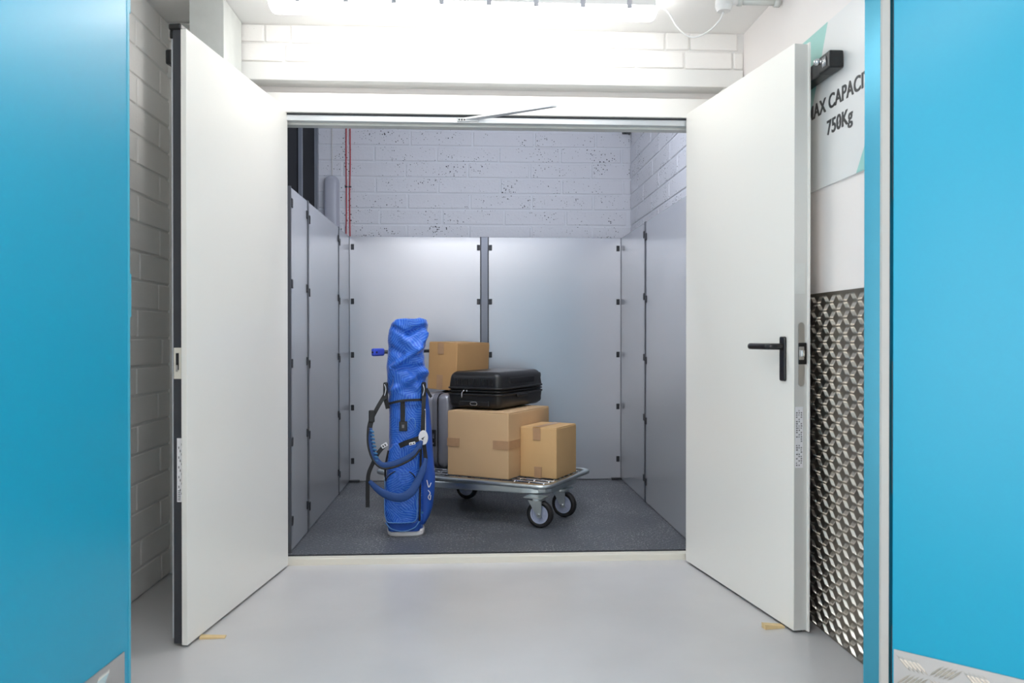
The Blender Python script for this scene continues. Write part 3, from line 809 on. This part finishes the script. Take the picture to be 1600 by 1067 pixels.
# ------------------------------------------------------------------ cardboard boxes
def carton(name, center, z, w, d, h, rz, m, label, tapes, roll=0.0):
    e = empty(name, (center[0], center[1], z), rz); tag(e, label, 'box', 'cardboard boxes on the trolley')
    bm = bmesh.new(); add_box(bm, (-w / 2, -d / 2, 0), (w / 2, d / 2, h), .004, 2)
    bmesh.ops.subdivide_edges(bm, edges=[ed for ed in bm.edges if ed.calc_length() > .08], cuts=5, use_grid_fill=True)
    for v in bm.verts:   # slight bulge and dents of a packed carton
        cx, cy, cz = v.co.x / w * 2, v.co.y / d * 2, v.co.z / h * 2 - 1
        bul = .0035
        if abs(abs(cx) - 1) < .03: v.co.x += math.copysign(bul * (1 - cy * cy) * (1 - cz * cz), cx)
        if abs(abs(cy) - 1) < .03: v.co.y += math.copysign(bul * (1 - cx * cx) * (1 - cz * cz), cy)
        if cz > .97: v.co.z += .002 * noise.noise(v.co * 9)
    b = mesh_obj('carton', bm, m, e)
    # top flaps meeting in the middle
    for s_ in (-1, 1):
        a0, a1 = (0.0012, w / 2 - .003) if s_ > 0 else (-w / 2 + .003, -.0012)
        box('flap', (a0, -d / 2 + .002, h + .0005), (a1, d / 2 - .002, h + .0045), m, e, .001)
    for t in tapes:
        face, a0, a1, z0, z1 = t
        if face == 'front': box('tape', (a0, -d / 2 - .0052, z0), (a1, -d / 2 - .0038, z1), 'tape', e)
        elif face == 'right': box('tape', (w / 2 + .0038, a0, z0), (w / 2 + .0052, a1, z1), 'tape', e)
        elif face == 'top': box('tape', (a0, z0, h + .0046), (a1, z1, h + .0056), 'tape', e)
    return e
U = Vector((-.866, .5)); Vv = Vector((.5, .866)); Cc = Vector((.404, 4.234))
def uv(u, v): q = Cc + U * u + Vv * v; return (q.x, q.y)
zt = DK + .0005
carton('cardboard_box', uv(.2575 + .198, .074 + .27), zt, .392, .54, .362, TR, 'card_big', 'largest cardboard box, on the trolley under the black suitcase',
       [('front', -.196, -.115, .165, .212), ('front', .10, .196, .165, .212), ('right', -.27, -.02, .165, .212)])
carton('cardboard_box', uv(.031 + .1125, .21 + .1425), zt, .224, .285, .278, TR, 'card_small', 'smallest cardboard box, at the right end of the trolley',
       [('front', -.030, .016, .210, .278), ('front', -.022, .024, .0, .062), ('top', -.03, .016, -.1425, .1425)])
ob = carton('cardboard_box', uv(.717 + .10, .274 + .20), .7215, .20, .40, .282, TR, 'card_back', 'tilted cardboard box lying on top of the silver suitcase',
       [('front', -.034, .008, .215, .282), ('front', -.034, .008, .0, .09)])
ob.rotation_euler = (0, R(2.6), TR); ob.location.z = .7285
for s_ in (-1, 1): pass

# ------------------------------------------------------------------ suitcases
def shell(name, lo, hi, r, m, par, seg=5):
    bm = bmesh.new(); add_box(bm, lo, hi, r, seg); return mesh_obj(name, bm, m, par, True)
# black case lying flat: local x = width (along trolley length), y = length to the back, z up
c0 = uv(.532, .452)
bc = empty('black_suitcase', (c0[0], c0[1], zt + .3672), TR); tag(bc, 'black hard-shell suitcase lying flat on the largest cardboard box', 'suitcase')
w, l, hgt = .352, .585, .224
def shell_taper(name, z0, z1, inset, r, m, flip):
    bm = bmesh.new(); add_box(bm, (-w / 2, -l / 2, z0), (w / 2, l / 2, z1), r, 6)
    for v in bm.verts:
        t = (v.co.z - z0) / (z1 - z0); t = 1 - t if flip else t
        k = 1 - inset * max(0, t) ** 1.5
        v.co.x *= k; v.co.y *= 1 - inset * .6 * max(0, t) ** 1.5
        if not flip: v.co.z += .010 * t * (1 - (2 * v.co.x / w) ** 2) * (1 - (2 * v.co.y / l) ** 2)
    return mesh_obj(name, bm, m, bc, True)
up_ = shell_taper('upper_shell', .098, hgt - .006, .07, .036, 'case_black', False)
lo_ = shell_taper('lower_shell', .006, .108, .06, .034, 'case_black', True)
for zc_ in (.088, .106, .124):
    bm = bmesh.new(); sweep(bm, rrect(-w / 2 - .001, w / 2 + .001, -l / 2 - .001, l / 2 + .001, .040, zc_), circ(.0062 if zc_ != .106 else .004, 8), normal=(0, 0, 1), closed=True)
    mesh_obj('rim' if zc_ != .106 else 'zip', bm, 'case_black' if zc_ != .106 else 'case_trim', bc, True)
for k in range(22):
    x = -w / 2 + .055 + k * (w - .11) / 21
    box('rib', (x - .0025, -l / 2 - .0005, .140), (x + .0025, -l / 2 + .010, .178), 'case_black', up_, .001, 1)
box('side_recess', (w / 2 - .012, -.17, .146), (w / 2 - .0005, .16, .182), 'case_trim', up_, .005)
for x0, x1 in ((-w / 2 + .08, w / 2 - .07),): box('handle_recess', (x0, -l / 2 - .003, .020), (x1, -l / 2 + .01, .052), 'case_trim', lo_, .006)
bm = bmesh.new(); sweep(bm, rrect(-.022, .022, -.0, .018, .0088, 0), circ(.0016, 6), normal=(0, 0, 1), closed=True)
bm.transform(Matrix.Translation((.005, -l / 2 - .004, .028)) @ Matrix.Rotation(R(90), 4, 'X')); mesh_obj('emblem', bm, 'chrome', lo_)
for k, x in enumerate((-.055, -.035)):
    bm = bmesh.new(); add_cyl(bm, (x, -l / 2 - .004, .110), (x, -l / 2 - .013, .110), .006, .005, 12)
    z_ = mesh_obj('zip_slider', bm, 'chrome', bc)
    if k == 0: tube('zip_pull', [(x, -l / 2 - .013, .110), (x - .010, -l / 2 - .016, .098), (x - .012, -l / 2 - .016, .070)], .0034, 'chrome', z_, 8, 4)
for x in (-.12, .12):
    for z_ in (.035, .178):
        wp = box('wheel_housing', (x - .024, l / 2 - .02, z_ - .022), (x + .024, l / 2 + .014, z_ + .022), 'case_trim', bc, .008)
        cyl('wheel', (x - .016, l / 2 + .026, z_), (x + .016, l / 2 + .026, z_), .020, 'rubber', wp, 18, smooth=True)
shell('side_handle', (w / 2 - .004, -.09, .066), (w / 2 + .010, .05, .086), .006, 'case_trim', bc, 2)
# silver case standing on edge
c1 = uv(.715 + .105, .20 + .22)
sc = empty('silver_suitcase', (c1[0], c1[1], zt), TR); tag(sc, 'silver grey hard-shell suitcase standing between golf bag and largest box', 'suitcase')
sw_, sl, sh = .21, .44, .452
for s_, nm in ((1, 'shell'), (-1, 'shell')):
    x0, x1 = (0.004, sw_ / 2) if s_ > 0 else (-sw_ / 2, -.004)
    bm = bmesh.new(); add_box(bm, (x0, -sl / 2, .004), (x1, sl / 2, sh), .045, 6)
    mesh_obj(nm, bm, 'case_silver', sc, True)
for x in (-.010, 0, .010):
    bm = bmesh.new(); pth = [Vector((x, p.x, p.y)) for p in rrect(-sl / 2 + .003, sl / 2 - .003, .008, sh - .003, .05, 0)]
    sweep(bm, pth, circ(.006, 8), normal=(1, 0, 0), closed=True); mesh_obj('rim', bm, 'case_silver_trim', sc, True)
lk2 = box('lock', (-.016, -sl / 2 - .006, .135), (.012, -sl / 2 + .01, .235), 'black', sc, .004)
for k in range(3): box('dial', (-.006, -sl / 2 - .0075, .205 - k * .010), (.002, -sl / 2 - .0055, .211 - k * .010), 'chrome', lk2)
box('button', (-.008, -sl / 2 - .0075, .15), (.0, -sl / 2 - .0055, .158), 'chrome', lk2)
tube('carry_handle', [(0, -.13, sh - .002), (0, -.11, sh + .006), (0, 0, sh + .0075), (0, .09, sh + .006), (0, .11, sh - .002)], .004, 'case_trim', sc, 8, 6)

# ------------------------------------------------------------------ golf bag
S = .00328
gb = empty('golf_bag', (-.328, 4.205, LZ)); tag(gb, 'blue patterned golf bag with rain hood and dangling straps, standing upright', 'golf bag')
def gx(px): return (px - 632) * S
def gz(py): return (838 - py) * S
def interp(tab, z):
    tab = sorted(tab)
    if z <= tab[0][0]: return tab[0][1:]
    for a, b in zip(tab[:-1], tab[1:]):
        if z <= b[0]:
            t = (z - a[0]) / (b[0] - a[0]); t = t * t * (3 - 2 * t) * .5 + t * .5
            return tuple(p + (q - p) * t for p, q in zip(a[1:], b[1:]))
    return tab[-1][1:]
def loft(name, rows, nz, na, m, par, yd, yc=0.0, expo=2.5, disp=None, capt=True):
    tab = [(gz(py), gx(a), gx(b)) for py, a, b in rows]; z0 = min(t[0] for t in tab); z1 = max(t[0] for t in tab)
    bm = bmesh.new(); rings = []
    for i in range(nz + 1):
        z = z0 + (z1 - z0) * i / nz; a, b = interp(tab, z); ring = []
        ydd, ycc = (yd(z), yc(z) if callable(yc) else yc) if callable(yd) else (yd, yc)
        for k in range(na):
            t = 2 * math.pi * k / na; c, s_ = math.cos(t), math.sin(t)
            x = math.copysign(abs(c) ** (2 / expo), c); y = math.copysign(abs(s_) ** (2 / expo), s_)
            p = Vector(((a + b) / 2 + x * (b - a) / 2, ycc + y * ydd, z))
            if disp: p += disp(p, Vector((x, y, 0)).normalized(), (z - z0) / (z1 - z0))
            ring.append(bm.verts.new(p))
        rings.append(ring)
    for A, B in zip(rings[:-1], rings[1:]):
        for k in range(na): bm.faces.new((A[k], A[(k + 1) % na], B[(k + 1) % na], B[k]))
    bm.faces.new(rings[0][::-1])
    if capt:
        for A in (rings[-1],):
            cen = sum((v.co for v in A), Vector()) / na
            inner = [bm.verts.new(cen + (v.co - cen) * .55 + Vector((0, 0, .004 + .010 * noise.noise(v.co * 30)))) for v in A]
            for k in range(na): bm.faces.new((A[k], A[(k + 1) % na], inner[(k + 1) % na], inner[k]))
            c_ = bm.verts.new(cen + Vector((0, 0, -.01)))
            for k in range(na): bm.faces.new((inner[k], inner[(k + 1) % na], c_))
    bmesh.ops.recalc_face_normals(bm, faces=bm.faces)
    return mesh_obj(name, bm, m, par, True)
def wrinkle(amp, fr=(9, 9, 14)):
    def f(p, n, t): return n * amp * (noise.noise(Vector((p.x * fr[0], p.y * fr[1], p.z * fr[2]))) )
    return f
def crease(p, a, b, w):   # signed ridge profile about a segment in x/z
    ab = b - a; t = max(0, min(1, (p - a).dot(ab) / ab.length_squared)); q = a + ab * t
    d = (p - q); side = ab.x * d.y - ab.y * d.x
    return math.exp(-(d.length / w) ** 2) * (1 if t not in (0, 1) else .6), side
CR = [((666, 522), (648, 550), 5, .012), ((655, 545), (612, 578), 5, .016), ((614, 578), (658, 574), 5, -.012), ((612, 513), (636, 524), 4, -.011), ((636, 524), (664, 512), 4, -.014),
      ((660, 582), (612, 612), 6, .012), ((640, 580), (660, 596), 5, -.010), ((622, 600), (650, 616), 6, -.008), ((608, 545), (630, 556), 5, -.009), ((650, 560), (664, 590), 6, .010), ((612, 590), (606, 620), 6, -.007), ((628, 530), (645, 545), 6, .010)]
CRS = [(Vector((gx(a[0]), gz(a[1]))), Vector((gx(b[0]), gz(b[1]))), w_ * S, amp) for a, b, w_, amp in CR]
def hood_disp(p, n, t):
    d = .006 * noise.noise(Vector((p.x * 16 + p.z * 8, p.y * 14, p.z * 12 - p.x * 9)))
    d += .007 * (.5 - abs(noise.noise(Vector((p.x * 9 + p.z * 9, p.y * 6, p.z * 7 - p.x * 16 + 3.1)))) * 1.6)
    if n.y < .2:
        q = Vector((p.x, p.z)); f = min(1, max(0, .2 - n.y))
        for a, b, w_, amp in CRS:
            e, sd = crease(q, a, b, w_ * .95); d += amp * e * min(1, f * 1.6) * 1.6
    if t > .93: d -= .010 * (t - .93) / .07
    return n * d
# white rubber foot
loft('foot', [(838, 604.5, 661), (832, 603, 661.5), (829, 604, 660)], 4, 40, 'white_rubber', gb, .085, 0, 3.2, None)
body = loft('body', [(830, 605, 660), (815, 601, 661), (790, 600, 661), (740, 602, 661), (700, 605, 662), (650, 607, 663), (622, 606, 663)], 50, 56, 'bag_blue', gb, .088, 0, 2.6, wrinkle(.006))
hood = loft('hood', [(634, 607, 661), (624, 605, 662), (612, 602, 663.5), (597, 602.5, 664), (575, 603.5, 663.5), (556, 604.5, 660.5), (535, 606, 663), (517, 608, 666.5), (507, 609.5, 669), (501, 613, 667)], 110, 110, 'bag_blue', gb, .096, 0, 2.7, hood_disp)
# long side pocket on the right
sp2 = loft('side_pocket', [(822, 655, 664), (812, 652, 669), (795, 650, 674.5), (765, 650, 678), (720, 650, 676), (670, 652, 672), (630, 655, 668), (606, 658, 664)], 44, 40, 'bag_plain', gb, .062, .012, 2.3, wrinkle(.004))
# front pockets
def pocket(name, rows, yfront, m, par, depth=.05):
    return loft(name, rows, 34, 48, m, par, depth, yfront + depth, 3.2, wrinkle(.004, (14, 14, 18)))
pk1 = pocket('lower_pocket', [(816, 606, 649), (812, 602.5, 652), (790, 600.5, 653.5), (757, 601.5, 653.5), (742, 606, 652), (735, 614, 645), (732, 620, 638)], -.118, 'bag_blue', gb)
pk2 = pocket('upper_pocket', [(742, 606, 656), (725, 605, 657), (705, 607, 657), (696, 612, 652), (693, 618, 645)], -.102, 'bag_blue', gb)
pk3 = pocket('base_panel', [(830, 607, 656), (826, 606, 657), (815, 605, 657)], -.095, 'bag_plain', gb)
YF_ = -.121
def ribbon(name, pts, w_, t_, m, par, y=-.11, norm=(0, -1, 0), section=None, sub=8):
    P3 = [Vector((gx(p[0]), (p[2] if len(p) > 2 else y), gz(p[1]))) for p in pts]
    bm = bmesh.new(); sweep(bm, catmull(P3, sub), section or flat(w_, t_), normal=norm)
    return mesh_obj(name, bm, m, par, section is not None)
def cord(name, pts, r, m, par, y, closed=False):
    P3 = [Vector((gx(p[0]), (p[2] if len(p) > 2 else y), gz(p[1]))) for p in pts]
    bm = bmesh.new(); sweep(bm, catmull(P3, 6, closed), circ(r, 6), closed=closed); return mesh_obj(name, bm, m, par, True)
cord('piping', [(603, 750), (602, 790), (604.5, 809), (612, 814), (640, 814), (650, 810), (652, 795), (652, 750)], .0022, 'bag_piping', pk1, -.119)
cord('zip', [(602, 764), (605, 747), (615, 737), (629, 734), (643, 738), (651, 748)], .0030, 'strap_black', pk1, -.113)
cord('piping', [(603, 815), (612, 825), (630, 829), (647, 824), (655, 814)], .0032, 'bag_piping', pk3, -.098)
ribbon('side_zip', [(655, 815, -.075), (656, 770, -.088), (657, 720, -.088), (659, 650, -.078)], .010, .003, 'strap_black', gb, norm=(.5, -1, 0))
ribbon('side_zip', [(602, 760, -.06), (602, 730, -.07), (607, 705, -.075)], .010, .004, 'strap_black', gb, norm=(-.7, -1, 0))
for px, py in ((601, 745), (600.5, 772)): cyl('zip_pull', (gx(px), -.085, gz(py)), (gx(px), -.088, gz(py + 7)), .003, 'chrome', gb, 8)
# logo mark on the side pocket
lg = cord('logo_mark', [(666, 752, -.062), (669, 763, -.062), (672.5, 757, -.05)], .0026, 'white_rubber', sp2, -.05)
cord('logo_mark', [(668, 768, -.058), (671, 773, -.055), (668, 779, -.058), (671, 783, -.054), (672, 776, -.05)], .0024, 'white_rubber', sp2, -.05)
cyl('button', (gx(659), -.072, gz(802)), (gx(659), -.077, gz(802)), .006, 'pad_rib', sp2, 14)
# hood belt, drop strap and label
ribbon('belt', [(604, 633, -.02), (608, 632, -.075), (618, 629, -.098), (632, 626.5, -.103), (648, 626, -.098), (657, 626, -.082), (663, 627, -.03)], .012, .004, 'strap_black', gb)
ribbon('drop_strap', [(629.5, 627, -.103), (629.5, 645, -.097), (629.5, 660, -.095)], .023, .003, 'strap_black', gb)
lbk = box('buckle', (gx(624), -.103, gz(674)), (gx(636.5), -.092, gz(659)), 'black', gb, .004)
box('buckle_slot', (gx(628.5), -.1045, gz(669)), (gx(632), -.102, gz(664)), 'print_grey', lbk)
cord('seam_loop', [(637, 668), (638, 659), (643, 654), (648, 657), (649, 668)], .0018, 'bag_piping', gb, -.094)
# clips at both sides of the hood
for px in (602.5, 661.5):
    c_ = box('clip', (gx(px - 3.5), -.085, gz(627)), (gx(px + 3.5), -.055, gz(599)), 'black', gb, .006, 2)
    cord('clip_hook', [(px - 1, 602, -.088), (px + 1, 610, -.090), (px - 1.5, 620, -.088)], .003, 'chrome', c_, -.088)
ribbon('clip_tail', [(601, 622, -.06), (604, 632, -.068), (606, 640, -.07)], .022, .006, 'strap_black', gb)
ribbon('pull_tab', [(665, 609, -.05), (669, 617, -.05), (673, 623, -.05)], .014, .004, 'strap_black', gb)
# shoulder straps
ribbon('strap', [(602, 618, -.08), (594, 632, -.10), (587, 645, -.105), (582, 655, -.11)], .020, .003, 'strap_black', gb)
kt = box('strap_slider', (gx(578), -.120, gz(660)), (gx(587), -.104, gz(641)), 'black', gb, .006, 2)
ribbon('strap', [(582, 656, -.11), (579.5, 668, -.115), (579, 682, -.12)], .026, .006, 'strap_black', gb)
pd = ribbon('shoulder_pad', [(581, 668, -.118), (579.5, 685, -.125), (583, 702, -.135), (590, 716, -.145), (600, 724, -.155), (615, 723, -.155), (632, 717, -.15), (646, 709, -.145), (655, 698, -.135), (659, 688, -.125)], .02, .01, 'pad_navy', gb, section=lambda t: pad(.016 + .018 * math.sin(math.pi * min(1, t * 1.0)) ** .5, .014))
ribbon('edge_binding', [(578.5, 668, -.122), (577, 686, -.132), (580.5, 704, -.143), (588, 719, -.153), (600, 728, -.163), (616, 727, -.163), (633, 721, -.158), (648, 712, -.152), (657, 700, -.142)], .008, .010, 'strap_black', pd, section=pad(.010, .012, 8))
for k in range(9):
    t = k / 8; px = 583.5 + 8.5 * t ** 1.3; py = 673 + 44 * t
    bm = bmesh.new(); bmesh.ops.create_uvsphere(bm, u_segments=12, v_segments=8, radius=1)
    bm.transform(Matrix.Translation((gx(px), -.130 - .018 * t, gz(py))) @ Matrix.Rotation(R(18), 4, 'Y') @ Matrix.Diagonal((.0125, .008, .0058, 1)))
    mesh_obj('pad_rib', bm, 'pad_rib', pd, True)
ribbon('strap', [(606, 692, -.12), (598, 700, -.135), (592, 708, -.14), (585, 722, -.135), (579, 736, -.13), (577, 750, -.125), (576.5, 770, -.12), (576.5, 790, -.118)], .020, .003, 'strap_black', gb)
b1 = box('buckle', (-.016, -.006, -.010), (.016, .006, .010), 'white_rubber', gb, .003); b1.location = (gx(602.5), -.134, gz(694.5)); b1.rotation_euler = (0, R(-32), 0)
for k in (-1, 1): box('buckle_slot', (k * .006 - .003, -.0068, -.005), (k * .006 + .003, -.005, .005), 'black', b1)
lp = ribbon('shoulder_pad', [(580, 750, -.125), (590, 758, -.15), (603, 766, -.17), (618, 771, -.18), (632, 771, -.18), (645, 763, -.17), (654, 748, -.15), (661, 732, -.13), (665, 716, -.11)], .03, .016, 'pad_navy', gb, section=lambda t: pad(.010 + .034 * math.sin(math.pi * (t * .92 + .04)) ** .6, .018))
ribbon('vertical_strap', [(662, 612, -.07), (661.5, 640, -.10), (661, 680, -.105), (663, 700, -.10), (665, 718, -.10)], .020, .003, 'strap_black', gb)
ribbon('cord', [(664, 640, -.10), (664.5, 676, -.104)], .005, .004, 'white_rubber', gb)
ribbon('strap', [(625, 696, -.115), (636, 691, -.125), (648, 687, -.128), (657, 684, -.125)], .026, .004, 'strap_black', gb)
b2 = box('buckle', (-.016, -.005, -.007), (.016, .005, .007), 'white_rubber', gb, .003); b2.location = (gx(645), -.132, gz(692)); b2.rotation_euler = (0, R(-14), 0)
for k in (-1, 1): box('buckle_slot', (k * .007 - .003, -.0058, -.003), (k * .007 + .003, -.004, .003), 'black', b2)
bm = bmesh.new(); add_cyl(bm, (0, 0, 0), (0, -.008, 0), .029, .027, 28)
for v in bm.verts: v.co.x *= .86; v.co.z *= 1.28
for a in (25, 155, 205, 335):
    add_box(bm, (-.004, -.007, .027), (.004, -.001, .034), .002, 1, Matrix.Rotation(R(a), 4, 'Y'))
dsk = mesh_obj('strap_hub', bm, 'white_rubber', gb); dsk.location = (gx(661.5), -.120, gz(683.5))
bm = bmesh.new(); q = [(-.010, -.004), (.010, .008), (.002, -.002), (.0, -.011)]
a = [bm.verts.new((x, -.0095, z)) for x, z in q]; b = [bm.verts.new((x, -.0078, z)) for x, z in q]
bm.faces.new(a); bm.faces.new(b)
for k in range(4): bm.faces.new((a[k], a[(k + 1) % 4], b[(k + 1) % 4], b[k]))
bmesh.ops.recalc_face_normals(bm, faces=bm.faces); mesh_obj('logo_mark', bm, 'black', dsk)
